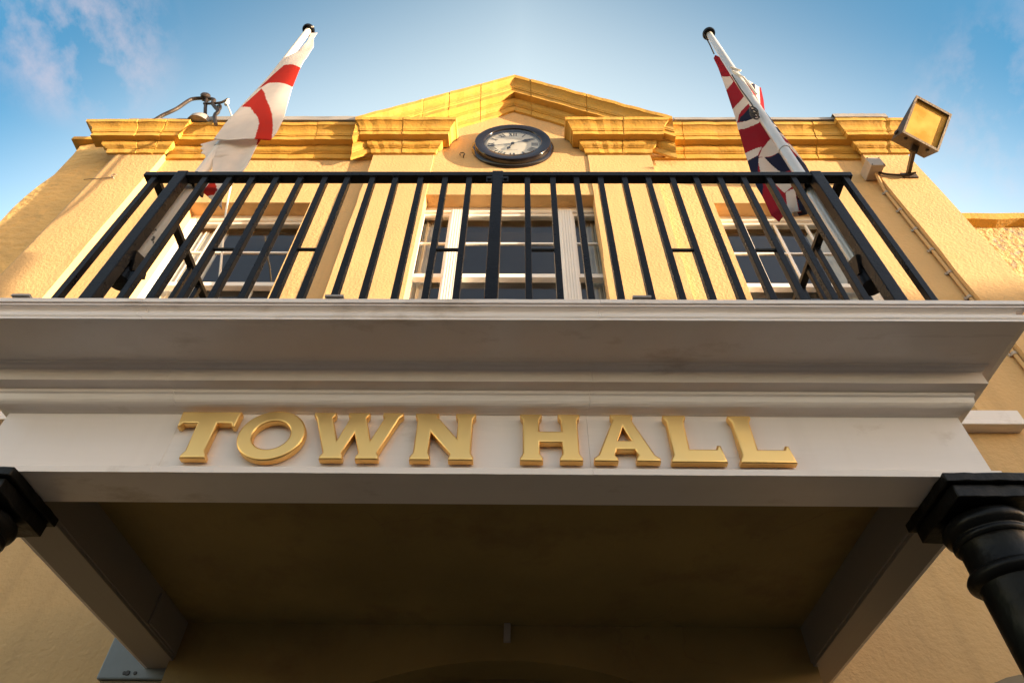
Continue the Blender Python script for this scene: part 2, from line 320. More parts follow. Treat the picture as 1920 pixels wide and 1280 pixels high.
# left end wall strip, uneven
bm = BM(); V = []
for j in range(40):
    z = G + (8.02 - G) * j / 39; e = -5.78 + .035 * math.sin(j * .9) + random.uniform(-.012, .012)
    V.append([bm.verts.new((x, y, z)) for x, y in ((-4.9, 3.9), (e + .25, 3.9), (e + .05, 3.93), (e, 4.02), (e, 6.5))])
for A, B in zip(V, V[1:]):
    for i in range(4): bm.faces.new((A[i], A[i + 1], B[i + 1], B[i]))
obj('end_wall', bm, 'stucco_rough', TH, smooth=True)
bm = BM(); box(bm, -5.84, -4.95, 3.84, 6.6, 8.02, 8.10); obj('coping', bm, 'cornice', TH, bev=.01)
# roof
bm = BM(); box(bm, -4.95, 4.60, 3.9, 9.5, ZC1 - .04, ZC1 - .01); obj('roof', bm, 'lead', TH)

# cornice profile: (projection, z), from the wall up
def cprof(p, z0, z1):
    h = z1 - z0
    pts = [(0, z0), (.10 * p, z0 + .01 * h), (.13 * p, z0 + .10 * h)]
    pts += [(.15 * p, z0 + .17 * h), (.20 * p, z0 + .18 * h)] + qcurve((.20 * p, z0 + .20 * h), (.34 * p, z0 + .33 * h), 4, .012) + [(.36 * p, z0 + .35 * h)]
    pts += [(.36 * p, z0 + .40 * h), (.66 * p, z0 + .405 * h), (.66 * p, z0 + .56 * h), (.71 * p, z0 + .575 * h), (.71 * p, z0 + .62 * h)]
    pts += qcurve((.73 * p, z0 + .63 * h), (.92 * p, z0 + .86 * h), 5, -.014) + [(.97 * p, z0 + .87 * h), (1.0 * p, z0 + .985 * h), (.98 * p, z1), (0, z1 + .01)]
    return pts
def cornice(x0, x1, Y, p, sl, sr, name='cornice', z0=ZC0, z1=ZC1, n=24, joints=()):
    bm = BM(); sweep(bm, x0, x1, Y, cprof(p, z0, z1), sl, sr, n=n, jit=.0035, joints=joints); return obj(name, bm, 'cornice', TH)
cornice(-4.315, -1.775, YF, .27, 0, 0, joints=(.33, .71))
cornice(1.553, 4.09, YF, .27, 0, 0, joints=(.17, .52, .8))
cornice(-4.97, -4.32, YP, .235, 1.75, 1.0, n=10, joints=(.5, .78))
cornice(4.09, 4.625, YP, .245, 1.0, 1.3, n=10, joints=(.55,))
cornice(-1.775, -1.045, 3.728, .262, 1.0, 1.0, n=14, joints=(.47,))
cornice(.805, 1.553, 3.728, .262, 1.0, 1.0, n=14, joints=(.56,))
# raking cornices of the pediment
def rake(xa, za, xb, zb, joints):
    bm = BM(); pr = cprof(.27, 0, .62); V = []
    n = 26; T = [(k / n, 0) for k in range(n + 1)]
    for jt in joints:
        T = [q for q in T if abs(q[0] - jt) > .01]; T += [(jt - .003, 0), (jt, .013), (jt + .003, 0)]
    for t, gr in sorted(T):
        k = 1 if 0 < t < 1 else 0; x, z = xa + (xb - xa) * t, za + (zb - za) * t; j = .0007 if k else 0; jy, jz = random.uniform(-.003, .003) * k, random.uniform(-.003, .003) * k
        V.append([bm.verts.new((x + (dz - .3) * .03 * k * math.sin(t * 40), YB - max(0, p - gr) + jy + random.uniform(-j, j), z + dz + jz + random.uniform(-j, j))) for p, dz in pr])
    for A, B in zip(V, V[1:]):
        for i in range(len(pr) - 1): bm.faces.new((A[i], B[i], B[i + 1], A[i + 1]))
    bm.faces.new(V[0]); return obj('raking_cornice', bm, 'cornice', TH)
rake(-2.03, 7.25, -.085, 8.60, (.40, .565, .77)); rake(1.86, 7.25, -.085, 8.60, (.52, .885))
# lead flashing on the cornice tops
def lead(x0, x1, y0, y1, z, th=.035):
    bm = BM(); n = 14; V = []
    for k in range(n + 1):
        x = x0 + (x1 - x0) * k / n; a = random.uniform(-.008, .008)
        V.append([bm.verts.new(p) for p in ((x, y1, z + th + .03), (x, y0, z + th + a), (x, y0 - .004, z + a * .5), (x, y1, z))])
    for A, B in zip(V, V[1:]):
        for i in range(3): bm.faces.new((A[i], B[i], B[i + 1], A[i + 1]))
    return obj('lead_flashing', bm, 'lead', TH)
lead(-3.9, -2.05, 3.52, 4.2, ZC1 + .03, .11); lead(1.9, 3.95, 3.52, 4.2, ZC1 + .03, .07); lead(3.85, 4.5, 3.48, 4.2, ZC1 + .02, .10); lead(-4.9, -4.0, 3.52, 4.2, ZC1 + .015, .07)

# ------------------------------------------------------------------ sash windows
def sash_window(x0, x1, z0, z1, yf, cols, rows_top, zmeet, mull=(), zb=None, bars=()):
    """frame set at yf; bars = muntin x positions; rows_top = muntin z positions"""
    bm = BM(); fw = .055
    box(bm, x0 - .10, x0 + fw, yf, yf + .12, z0, z1 + .06); box(bm, x1 - fw, x1 + .10, yf, yf + .12, z0, z1 + .06)
    box(bm, x0 + fw, x1 - fw, yf + .003, yf + .12, z1 - .075, z1 + .06); box(bm, x0 + fw, x1 - fw, yf + .002, yf + .1, z0, z0 + .07)
    fr = obj('window', bm, 'white', TH, bev=.004)
    edges = [x0 + fw] + [v for a in mull for v in a] + [x1 - fw]
    lights = [(edges[i], edges[i + 1]) for i in range(0, len(edges), 2)]
    for a, b in mull:
        bm = BM(); box(bm, a, b, yf - .02, yf + .11, z0 + .07, z1 - .075)
        n = 5; wv = (b - a)
        for k in range(n):
            cx = a + wv * (k + 1) / (n + 1); box(bm, cx - .008, cx + .008, yf - .032, yf - .018, z0 + .1, z1 - .08)
        obj('mullion', bm, 'white', fr, bev=.002)
    for li, (a, b) in enumerate(lights):
        bm = BM(); s = .022
        y0, y1 = yf + .03, yf + .065
        box(bm, a, a + s, y0, y1, zmeet, z1 - .075); box(bm, b - s, b, y0, y1, zmeet, z1 - .075)
        box(bm, a + s, b - s, y0 + .001, y1, z1 - .075 - .04, z1 - .075); box(bm, a - .004, b + .004, y0 - .012, y1 + .02, zmeet - .045, zmeet + .012)
        y2, y3 = yf + .072, yf + .105
        box(bm, a, a + s, y2, y3, z0 + .07, zmeet - .045); box(bm, b - s, b, y2, y3, z0 + .07, zmeet - .045); box(bm, a + s, b - s, y2 + .001, y3, z0 + .07, z0 + .16)
        for z in rows_top: box(bm, a + s, b - s, y0 + .006, y1 - .004, z - .012, z + .012)
        for z in ([zmeet - .62, zmeet - 1.2]): box(bm, a + s, b - s, y2 + .006, y3 - .004, z - .012, z + .012)
        for x in bars:
            if a < x < b:
                box(bm, x - .012, x + .012, y0 + .004, y1 - .005, zmeet, z1 - .11); box(bm, x - .012, x + .012, y2 + .004, y3 - .005, z0 + .16, zmeet - .045)
        obj('sash', bm, 'white', fr)
        bm = BM()
        for (yy, za, zz) in ((yf + .05, zmeet, z1 - .1), (yf + .09, z0 + .15, zmeet)):
            bm.faces.new([bm.verts.new(p) for p in ((a + .01, yy, za), (b - .01, yy, za), (b - .01, yy, zz), (a + .01, yy, zz))])
        obj('pane', bm, 'glass', fr)
    return fr
wr = sash_window(RW[0], RW[1], RW[2], 6.37, 3.965, 4, [5.72], 5.17, bars=[2.46, 2.80, 3.14])
wl = sash_window(LW[0], LW[1], LW[2], 6.37, 3.965, 4, [5.72], 5.17, bars=[-3.34, -3.00, -2.66])
wc = sash_window(-1.14, .985, CW[2], 6.44, 3.90, 3, [5.80], 5.23, mull=[(-.765, -.61), (.41, .572)], bars=[-.265, .075])
for a, b in ((RW[0] - .2, RW[1] + .2), (LW[0] - .2, LW[1] + .2), (-1.3, 1.12)):
    bm = BM(); box(bm, a, b, 3.70, 3.86, 3.155, 3.29); obj('window_sill', bm, 'cream', TH, bev=.006)
def curtain(parent, x0, x1, y, z0, z1, m='curtain'):
    bm = BM(); n = 90; prev = None
    for k in range(n + 1):
        x = x0 + (x1 - x0) * k / n; yy = y + .022 * math.sin(k * 1.15) + .012 * math.sin(k * .37 + 1)
        c = [bm.verts.new((x, yy, z0)), bm.verts.new((x, yy, z1))]
        if prev: bm.faces.new((prev[0], c[0], c[1], prev[1]))
        prev = c
    o = obj('curtain', bm, m, parent, smooth=True); return o
curtain(wc, -1.13, -.90, 4.05, 3.3, 6.32); curtain(wc, .68, .90, 4.05, 3.3, 6.32)
curtain(wl, -3.72, -3.28, 4.11, 3.3, 6.24); curtain(wr, 3.18, 3.52, 4.11, 3.3, 6.24)
bm = BM()                                                     # rooms behind the windows
for a, b in ((-4.6, -1.9), (-1.6, 1.4), (1.7, 4.5)):
    for q in (((a, 6.6, 2.0), (b, 6.6, 2.0), (b, 6.6, 6.9), (a, 6.6, 6.9)), ((a, 4.08, 6.9), (b, 4.08, 6.9), (b, 6.6, 6.9), (a, 6.6, 6.9)), ((a, 4.08, 2.0), (b, 4.08, 2.0), (b, 6.6, 2.0), (a, 6.6, 2.0)),
              ((a, 4.08, 2.0), (a, 6.6, 2.0), (a, 6.6, 6.9), (a, 4.08, 6.9)), ((b, 4.08, 2.0), (b, 6.6, 2.0), (b, 6.6, 6.9), (b, 4.08, 6.9))):
        bm.faces.new([bm.verts.new(p) for p in q])
    box(bm, a + .02, b - .02, 4.3, 4.5, 6.55, 6.88)
obj('interior_room', bm, 'interior', TH)

# ------------------------------------------------------------------ porch
PX0, PX1 = -1.95, 1.646
ent = [(.000, 1.3696), (.016, 1.3700), (.018, 1.394), (.014, 1.398), (-.004, 1.3985), (-.004, 1.402), (0, 1.404), (0, 1.650), (.006, 1.652)]
ent += qcurve((.010, 1.655), (.058, 1.700), 7, .016) + [(.064, 1.706), (.064, 1.718), (.062, 1.722), (.105, 1.728), (.105, 1.784), (.112, 1.788)]
ent += qcurve((.114, 1.790), (.130, 1.800), 4, -.003) + [(.132, 1.805), (.346, 1.803), (.346, 1.812), (.350, 1.820)]
ent += [(.352, 1.832), (.345, 1.834)] + qcurve((.342, 1.836), (.350, 1.866), 6, -.009) + [(.358, 1.868), (.358, 1.873), (.349, 1.875), (.349, 1.879), (.362, 1.881), (.363, 1.900), (.358, 1.905), (-.02, 1.91)]
bm = BM()
def esx(p): return {True: p * 1.0}.get(p <= .135, .125 + (p - .13) * .15 + (.035 if p > .349 else 0)) if p > .0 else 0
V = [[bm.verts.new((PX0 - esx(p), 3.75, z)) for p, z in ent]]
NX = 40
ET = [(k / NX, 0) for k in range(NX + 1)] + [(q + d, g) for q in (.187, .612) for d, g in ((-.0004, 0), (0, .0018), (.0004, 0))]
for t, gr in sorted(ET):
    L = []
    for p, z in ent:
        j = .0004 if 0 < t < 1 else 0; a, b = PX0 - esx(p), PX1 + esx(p)
        L.append(bm.verts.new((a + (b - a) * t, 1.9 - p + gr + random.uniform(-j, j), z + random.uniform(-j, j))))
    V.append(L)
V.append([bm.verts.new((PX1 + esx(p), 3.75, z)) for p, z in ent])
for A, B in zip(V, V[1:]):
    for i in range(len(ent) - 1): bm.faces.new((A[i], B[i], B[i + 1], A[i + 1]))
box(bm, PX0 + .004, PX1 - .004, 1.93, 2.068, 1.3705, 1.56)
bm.faces.new([bm.verts.new(p) for p in ((PX0 + .002, 1.89, 1.3699), (PX1 - .002, 1.89, 1.3699), (PX1 - .002, 2.068, 1.3699), (PX0 + .002, 2.068, 1.3699))])
obj('entablature', bm, 'cream', TH)
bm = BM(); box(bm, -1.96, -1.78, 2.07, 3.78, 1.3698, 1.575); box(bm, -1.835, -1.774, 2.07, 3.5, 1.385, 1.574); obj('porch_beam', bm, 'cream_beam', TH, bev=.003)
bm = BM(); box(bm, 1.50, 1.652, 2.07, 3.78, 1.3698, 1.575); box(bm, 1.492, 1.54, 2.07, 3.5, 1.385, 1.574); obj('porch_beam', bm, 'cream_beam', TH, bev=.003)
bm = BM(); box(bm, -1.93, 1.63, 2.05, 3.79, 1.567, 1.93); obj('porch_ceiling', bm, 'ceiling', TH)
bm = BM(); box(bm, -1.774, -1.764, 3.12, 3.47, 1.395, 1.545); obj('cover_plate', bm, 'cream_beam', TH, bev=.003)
# inner wall with its segmental arch
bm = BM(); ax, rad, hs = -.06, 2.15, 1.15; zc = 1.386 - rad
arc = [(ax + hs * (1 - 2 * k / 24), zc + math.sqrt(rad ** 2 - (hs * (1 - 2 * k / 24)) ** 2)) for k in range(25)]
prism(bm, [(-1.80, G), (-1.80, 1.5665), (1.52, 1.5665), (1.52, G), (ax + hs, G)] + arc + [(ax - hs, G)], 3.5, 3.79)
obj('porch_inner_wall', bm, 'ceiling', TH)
bm = BM(); box(bm, ax - hs, ax + hs, 3.74, 3.78, G, 1.40); obj('door', bm, 'dark', TH)
bm = BM(); box(bm, -.080, -.044, 3.465, 3.499, 1.474, 1.566); obj('lamp_hook_block', bm, 'box_grey', TH, bev=.003)
# arched head of the ground floor window right of the porch
bm = BM(); pts = [(2.80 + .62 * math.cos(math.pi * k / 24), .83 + .62 * math.sin(math.pi * k / 24)) for k in range(25)]
prism(bm, pts + [(2.18, -.9), (3.42, -.9)], 3.765, 3.83); obj('window', bm, 'dark', TH, bev=.006)
for x in (-1.865, -.69, .45):
    bm = BM(); box(bm, x - .034, x + .034, 1.53, 1.60, 1.9065, 1.9165); obj('flashing_clip', bm, 'lead', TH)

# columns
def column(cx, cy):
    bm = BM(); lathe(bm, (cx, cy, 0), [(.15, G), (.15, G + .1), (.125, G + .14), (.12, G + .2), (.118, G + .6), (.110, 1.033), (.112, 1.044), (.124, 1.050), (.134, 1.062), (.135, 1.076), (.127, 1.089), (.112, 1.094), (.110, 1.102), (.109, 1.176), (.112, 1.184)], 40)
    sh = obj('column', bm, 'black_iron', TH, smooth=True)
    bm = BM(); lathe(bm, (cx, cy, 0), [(.10, 1.182), (.116, 1.185), (.122, 1.193), (.122, 1.203), (.117, 1.210), (.121, 1.214), (.133, 1.227), (.137, 1.242), (.131, 1.260), (.118, 1.271), (.10, 1.29)], 40)
    n0 = len(bm.verts)
    for hx, h0, z0, z1 in ((.142, .148, 1.282, 1.333), (.160, .165, 1.3335, 1.3690)):
        P = []
        for ex, ey, nx_, ny_ in ((-1, -1, 1, 0), (1, -1, 0, 1), (1, 1, -1, 0), (-1, 1, 0, -1)):
            for q in range(9): P.append((cx + ex * hx + nx_ * 2 * hx * q / 9 + random.uniform(-.0025, .0025), cy + ey * h0 + ny_ * 2 * h0 * q / 9 + random.uniform(-.0025, .0025)))
        A = [bm.verts.new((x, y, z0 + random.uniform(-.002, .002))) for x, y in P]; B = [bm.verts.new((x, y, z1)) for x, y in P]
        bm.faces.new(A[::-1]); bm.faces.new(B)
        for q in range(len(P)): bm.faces.new((A[q], A[(q + 1) % len(P)], B[(q + 1) % len(P)], B[q]))
    obj('capital', bm, 'black_iron', sh, smooth=True, bev=.004)
    bm = BM(); box(bm, cx - .19, cx + .19, cy - .19, cy + .19, G + .002, G + .1); obj('plinth', bm, 'black_iron', sh, bev=.006)
column(1.60, 2.02); column(-1.905, 2.02)

# ------------------------------------------------------------------ balcony railing
YR = 1.85
RL = empty('balcony_railing', (-.14, YR, 1.94), 'black painted iron balcony railing along the edge of the porch roof', 'railing')
ZT, ZB = 3.402, 1.99
RX0, RX1 = -1.1487 * YR + .01, .9989 * YR - .01
bm = BM(); box(bm, RX0 - .02, RX1 + .02, YR - .025, YR + .030, ZT - .040, ZT); obj('top_rail', bm, 'black', RL, bev=.003)
bm = BM(); box(bm, RX0, RX1, YR - .015, YR + .015, ZB, ZB + .03); obj('bottom_rail', bm, 'black', RL, bev=.003)
us = [-1.1213, -0.9651, -0.8896, -0.8191, -0.7454, -0.6717, -0.5964, -0.5278, -0.451, -0.3808, -0.3041, -0.2298, -0.1567, 0.0197, 0.0968, 0.1683, 0.2413, 0.314, 0.3855, 0.4588, 0.5299, 0.6025, 0.6735, 0.7492, 0.8249, 0.9826]
bw = .0155
def baluster(x, y, bwx=bw):
    bm = BM(); vv = box(bm, x - bwx, x + bwx, y - bw, y + bw, ZB + .029, ZT - .039); dx, dy = random.uniform(-.004, .004), random.uniform(-.003, .003)
    for q in vv[:4]: q.co.x += dx; q.co.y += dy
    box(bm, x - bwx - .005, x + bwx + .005, y - bw - .004, y + bw + .004, ZT - .045, ZT - .0395); obj('baluster', bm, 'black', RL, bev=.002)
for u in us: baluster(u * YR + .002, YR)
for u, hw, dp in ((-1.056, .030, .03), (-.0705, .030, .03), (.912, .030, .03)):
    x = u * (YR - .03); bm = BM(); box(bm, x - hw, x + hw, YR - .030, YR + .027, 1.945, ZT + .004); obj('post', bm, 'black', RL, bev=.004)
for sx in (-1, 1):
    bm = BM(); x = -.0705 * (YR - .03) + sx * .045; tube(bm, ((x, YR - .045, 3.30), (x, YR - .02, 3.30)), .012, 8); box(bm, x - .016, x + .016, YR - .035, YR - .026, 3.27, 3.33); obj('lug', bm, 'black', RL)
for a, b in ((-0.8191, -0.7454), (-0.5964, -0.5278), (-0.2298, -0.1567), (0.0197, .0968), (0.3855, .4588), (.6035, .6735)):
    bm = BM(); tube(bm, ((a * YR + .01, YR, 2.667), (b * YR - .005, YR, 2.667)), .0095, 8); obj('link_bar', bm, 'black', RL, smooth=True)
for x in (RX0 + .03, RX1 - .03):
    bm = BM(); box(bm, x - .022, x + .022, YR + .031, 3.74, ZT - .037, ZT - .002); obj('side_rail', bm, 'black', RL, bev=.003)
    bm = BM(); box(bm, x - .015, x + .015, YR + .016, 3.74, ZB, ZB + .03); obj('side_rail', bm, 'black', RL, bev=.003)
    y = 2.02
    while y < 3.7:
        baluster(x, y); y += .153

# ------------------------------------------------------------------ flagpoles
def flagpole(x0, y0, z0, x1, y1, z1, m, px, label, rope):
    P = empty('flagpole', (x0, y0, z0), label, 'flagpole', 'flagpoles on the balcony posts')
    a, b = Vector((x0, y0, z0)), Vector((x1, y1, z1)); d = (b - a).normalized()
    bm = BM(); tube(bm, [a + d * t for t in (0, .004, .9, .902, 2.6, (b - a).length - .05)], [.031, .034, .034, .032, .030, .026], 20); obj('shaft', bm, m, P, smooth=True)
    bm = BM(); tube(bm, [a + d * 1.30, a + d * 1.345], .0355, 20); obj('collar', bm, 'pole_grey', P, smooth=True)
    bm = BM(); L = (b - a).length; lathe(bm, a, [(.02, L - .055), (.050, L - .052), (.055, L - .035), (.052, L - .015), (.035, L + .005), (.012, L + .012)], 24, d); obj('truck', bm, 'black_iron', P, smooth=True)
    for t in (.03, .83):
        c = a + d * t; bm = BM()
        lathe(bm, c - d * .03, [(.038, 0), (.050, .0), (.052, .01), (.052, .05), (.050, .06), (.038, .06)], 20, d)
        box(bm, min(px, c.x) - .02, max(px, c.x) + .02, YR + .028, c.y - .03, c.z - .03, c.z + .03)
        sx = .047 if c.x < 0 else -.047
        bar(bm, (c.x + sx, c.y - .06, c.z - .02), (c.x + sx, c.y + .045, c.z + .03), .014, .10)
        obj('bracket', bm, 'black', P, smooth=True)
    bm = BM(); lathe(bm, a - d * .10, [(.03, 0), (.055, .004), (.056, .09), (.05, .10)], 18, d); obj('socket', bm, 'black', P, smooth=True)
    return P, a, d
lp, la, ld = flagpole(-1.935, 1.938, 2.61, -1.902, 1.945, 6.25, 'pole_white', -1.91, 'worn white flagpole holding the red cross flag, left end of balcony', 0)
rp, ra, rd = flagpole(1.670, 1.938, 2.59, 1.645, 1.945, 6.13, 'pole_grey', 1.66, 'pale grey flagpole holding the red, white and blue flag, right end of balcony', 0)

# ------------------------------------------------------------------ flags
def lerp_poly(P, z):
    for (x0, z0), (x1, z1) in zip(P, P[1:]):
        if z1 <= z <= z0: return x0 + (x1 - x0) * (0 if z0 == z1 else (z0 - z) / (z0 - z1))
    return P[0][0] if z > P[0][1] else P[-1][0]
def inside(p, poly):
    x, z = p; c = False; j = len(poly) - 1
    for i in range(len(poly)):
        xi, zi = poly[i]; xj, zj = poly[j]
        if (zi > z) != (zj > z) and x < (xj - xi) * (z - zi) / (zj - zi) + xi: c = not c
        j = i
    return c
def mono(P):
    o = [P[0]]
    for p in P[1:]:
        o.append((p[0], min(p[1], o[-1][1] - 1e-4)))
    return o
def cloth(bm, left, right, yfun, regions, default, nu=70, nv=200, ragged=0, bottom=None):
    left, right = mono(left), mono(right); zt = max(left[0][1], right[0][1]); zb = min(left[-1][1], right[-1][1]); V = []
    for j in range(nv + 1):
        z = zt + (zb - zt) * j / nv; a, b = lerp_poly(left, z), lerp_poly(right, z); row = []
        for i in range(nu + 1):
            t = i / nu; x = a + (b - a) * t; zz = z
            if bottom: zz = max(z, bottom(t) + (random.uniform(-ragged, ragged) if ragged else 0))
            row.append(bm.verts.new((x, yfun(t, (zt - z) / (zt - zb), x, z), zz)))
        V.append(row)
    for A, B in zip(V, V[1:]):
        for i in range(nu):
            c = [(A[i].co + A[i + 1].co + B[i].co + B[i + 1].co) / 4][0]
            try: f = bm.faces.new((A[i], A[i + 1], B[i + 1], B[i]))
            except ValueError: continue
            k = default
            for idx, poly in regions:
                if inside((c.x, c.z), poly): k = idx
            f.material_index = k
def finish_cloth(name, bm, mats):
    o = obj(name, bm, mats, smooth=False)
    for p in o.data.polygons: p.use_smooth = True
    s = o.modifiers.new('solid', 'SOLIDIFY'); s.thickness = .003; return o
bm = BM()
AL = [(-1.791, 5.90), (-1.775, 5.715), (-1.798, 5.471), (-1.872, 5.338), (-1.885, 5.071), (-1.902, 4.838), (-1.93, 4.555), (-1.945, 4.355), (-1.962, 4.19), (-1.965, 3.78)]
AR = [(-1.778, 5.90), (-1.728, 5.697), (-1.701, 5.37), (-1.686, 5.071), (-1.655, 4.726), (-1.59, 4.259), (-1.583, 4.055), (-1.605, 3.86)]
A_band = [(-1.92, 4.79), (-1.91, 4.86), (-1.873, 5.041), (-1.831, 5.185), (-1.76, 5.16), (-1.66, 5.06), (-1.63, 4.70), (-1.70, 4.765), (-1.78, 4.824), (-1.86, 4.86)]
A_str = [(-1.96, 4.50), (-1.93, 4.62), (-1.895, 4.782), (-1.84, 4.68), (-1.792, 4.554), (-1.72, 4.40), (-1.672, 4.282), (-1.62, 4.12), (-1.57, 3.9), (-1.679, 3.9), (-1.719, 4.144), (-1.76, 4.25), (-1.822, 4.354), (-1.88, 4.46)]
KA = lambda P, k: [(x * k, z * k) for x, z in P]
cloth(bm, KA(AL, .993), KA(AR, .970), lambda t, s, x, z: 1.893 - .035 * (1 - s) - min(1, max(0, (s - .12) * 4)) * (.05 * t + .014 * math.sin(math.pi * t)) - .005 * math.sin(t * 7 + s * 3) * s,
      [(1, KA(A_band, .98)), (1, KA(A_str, .978))], 0, bottom=lambda t: 3.945 - .11 * t - .03 * math.sin(math.pi * t))
KB, KU = 1.915 / 2.02, 2.05 / 2.08      # the outlines below were taken at other depths
sc_ = lambda P, k: [(x * k, z * k) for x, z in P]
BL = [(-2.03, 4.33), (-2.075, 4.22), (-2.165, 4.155), (-2.135, 4.13), (-2.14, 4.09), (-2.11, 4.07), (-2.115, 4.03), (-2.08, 4.01), (-2.063, 3.975), (-2.01, 3.965), (-1.945, 3.759), (-1.925, 3.6), (-1.915, 3.52), (-1.847, 3.449), (-1.756, 3.355)]
BR = [(-1.74, 4.33), (-1.733, 4.242), (-1.726, 4.044), (-1.71, 3.858), (-1.70, 3.76), (-1.709, 3.609), (-1.728, 3.467), (-1.740, 3.355)]
cloth(bm, sc_(BL, KB), sc_(BR, KB), lambda t, s, x, z: 1.925 - .05 * t + .03 * s * math.sin(math.pi * t) + .007 * math.sin(t * 8 + s * 5) * min(1, 4 * t),
      [(1, sc_(p, KB)) for p in ([(-1.81, 4.34), (-1.70, 4.34), (-1.70, 4.02), (-1.728, 4.03)], [(-1.93, 3.52), (-1.914, 3.637), (-1.882, 3.637), (-1.848, 3.565), (-1.848, 3.501), (-1.879, 3.47)])], 0, nu=50, nv=120)
tag(finish_cloth('flag', bm, ['c_white', 'c_red']), 'white flag with a red cross furled around the left flagpole', 'flag')
bm = BM()
UL = [(1.700, 6.00), (1.693, 5.788), (1.668, 5.489), (1.648, 5.28), (1.62, 5.019), (1.595, 4.776), (1.565, 4.549), (1.543, 4.338), (1.523, 4.164), (1.503, 3.954), (1.496, 3.865), (1.492, 3.737), (1.498, 3.634), (1.497, 3.535), (1.494, 3.421), (1.52, 3.348)]
UR = [(1.718, 6.00), (1.8, 5.886), (1.837, 5.71), (1.855, 5.525), (1.898, 5.4), (1.944, 5.347), (1.893, 5.082), (1.841, 4.864), (1.844, 4.717), (1.851, 4.549), (1.861, 4.363), (1.873, 4.212), (1.877, 4.045), (1.87, 3.887), (1.843, 3.737), (1.78, 3.50), (1.68, 3.37), (1.60, 3.348)]
UW = [[(1.68, 5.57), (1.731, 5.525), (1.734, 5.418), (1.63, 5.25), (1.63, 5.35)], [(1.575, 4.78), (1.60, 4.88), (1.664, 4.987), (1.738, 5.082), (1.737, 4.925), (1.66, 4.85), (1.629, 4.79), (1.60, 4.70), (1.57, 4.63)],
      [(1.56, 4.641), (1.64, 4.665), (1.708, 4.666), (1.739, 4.577), (1.54, 4.528)], [(1.50, 4.171), (1.649, 4.237), (1.587, 4.111), (1.49, 4.064)], [(1.642, 4.212), (1.702, 4.287), (1.762, 4.3), (1.755, 4.097), (1.587, 4.087)],
      [(1.574, 4.069), (1.625, 4.087), (1.672, 3.848), (1.541, 3.854)], [(1.862, 5.56), (1.955, 5.389), (1.891, 5.348), (1.825, 5.246), (1.817, 5.348)], [(1.895, 5.365), (1.931, 5.348), (1.823, 4.94), (1.814, 5.05)],
      [(1.808, 4.632), (1.87, 4.646), (1.87, 4.563), (1.821, 4.549)], [(1.82, 4.442), (1.87, 4.455), (1.89, 4.35), (1.823, 4.35)], [(1.82, 4.262), (1.883, 4.249), (1.896, 3.988), (1.837, 4.057), (1.793, 4.287)],
      [(1.593, 3.737), (1.689, 3.737), (1.669, 3.655), (1.619, 3.61)], [(1.625, 3.614), (1.685, 3.639), (1.62, 3.34), (1.56, 3.34)]]
UN = [[(1.597, 4.666), (1.63, 4.75), (1.675, 4.799), (1.718, 4.85), (1.738, 4.689), (1.711, 4.655)], [(1.49, 4.064), (1.593, 4.111), (1.52, 3.854), (1.48, 3.854)], [(1.623, 4.087), (1.754, 4.092), (1.757, 3.848), (1.669, 3.848)],
      [(1.824, 5.279), (1.895, 5.365), (1.814, 5.05), (1.802, 5.179)], [(1.8, 4.925), (1.853, 4.849), (1.864, 4.563), (1.808, 4.632)], [(1.821, 4.549), (1.87, 4.563), (1.877, 4.442), (1.82, 4.442)],
      [(1.824, 4.069), (1.896, 3.988), (1.891, 3.822), (1.757, 3.80), (1.757, 3.9)], [(1.687, 3.635), (1.85, 3.72), (1.78, 3.441), (1.68, 3.33), (1.625, 3.34)], [(1.48, 3.865), (1.541, 3.854), (1.52, 3.716), (1.498, 3.634), (1.48, 3.737)]]
cloth(bm, sc_(UL, KU), sc_(UR, KU), lambda t, s, x, z: 2.085 - .068 * min(1, t / .62) * (.35 + .65 * min(1, s * 2)) + .045 * max(0, t - .62) / .38 + .014 * math.sin(t * 9 - s * 4 + .6) * (.25 + .75 * s) + .005 * math.sin(t * 19 + s * 9) * s,
      [(1, sc_(p, KU)) for p in UW] + [(2, sc_(p, KU)) for p in UN], 0, nu=110, nv=320)
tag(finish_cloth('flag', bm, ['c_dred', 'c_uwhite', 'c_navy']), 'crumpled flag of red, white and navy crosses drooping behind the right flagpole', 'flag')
# ropes on the poles are parts of their poles
bm = BM(); pts = [ra + rd * 2.55 + Vector((-.03, -.03, 0)), ra + rd * 2.40 + Vector((.01, -.042, 0)), ra + rd * 2.25 + Vector((.03, -.035, 0)), ra + rd * 2.1 + Vector((.03, -.035, 0))]
tube(bm, pts, .007, 8); obj('tie', bm, 'rope', rp, smooth=True); bm = BM(); tube(bm, [ra + rd * 2.62 + Vector((-.03, -.035, 0)), ra + rd * 2.56 + Vector((.036, -.03, 0))], .007, 8); obj('tie', bm, 'rope', rp, smooth=True)
bm = BM(); tube(bm, [ra + rd * 2.5 + Vector((-.045, -.02, 0)), ra + rd * 2.2 + Vector((-.055, -.03, 0)), ra + rd * 1.95 + Vector((-.045, -.03, 0)), ra + rd * 1.72 + Vector((-.05, -.03, 0))], .005, 6)
obj('halyard', bm, 'dark_rope', rp, smooth=True)
bm = BM()
for k in range(3):
    c = ra + rd * (1.75 + .02 * k) + Vector((-.075, -.03 - .01 * k, 0)); tube(bm, [c + Vector((.025 * math.cos(a), 0, .055 * math.sin(a))) for a in [2 * math.pi * q / 14 for q in range(15)]], .005, 6)
obj('rope_coil', bm, 'dark_rope', rp, smooth=True); bm = BM()
tube(bm, [ra + rd * 3.50 + Vector((-.05, -.01, 0)), ra + rd * 3.4 + Vector((.0, .06, 0)), ra + rd * 3.3 + Vector((.02, .10, 0))], .006, 6)
obj('halyard', bm, 'dark_rope', rp, smooth=True)
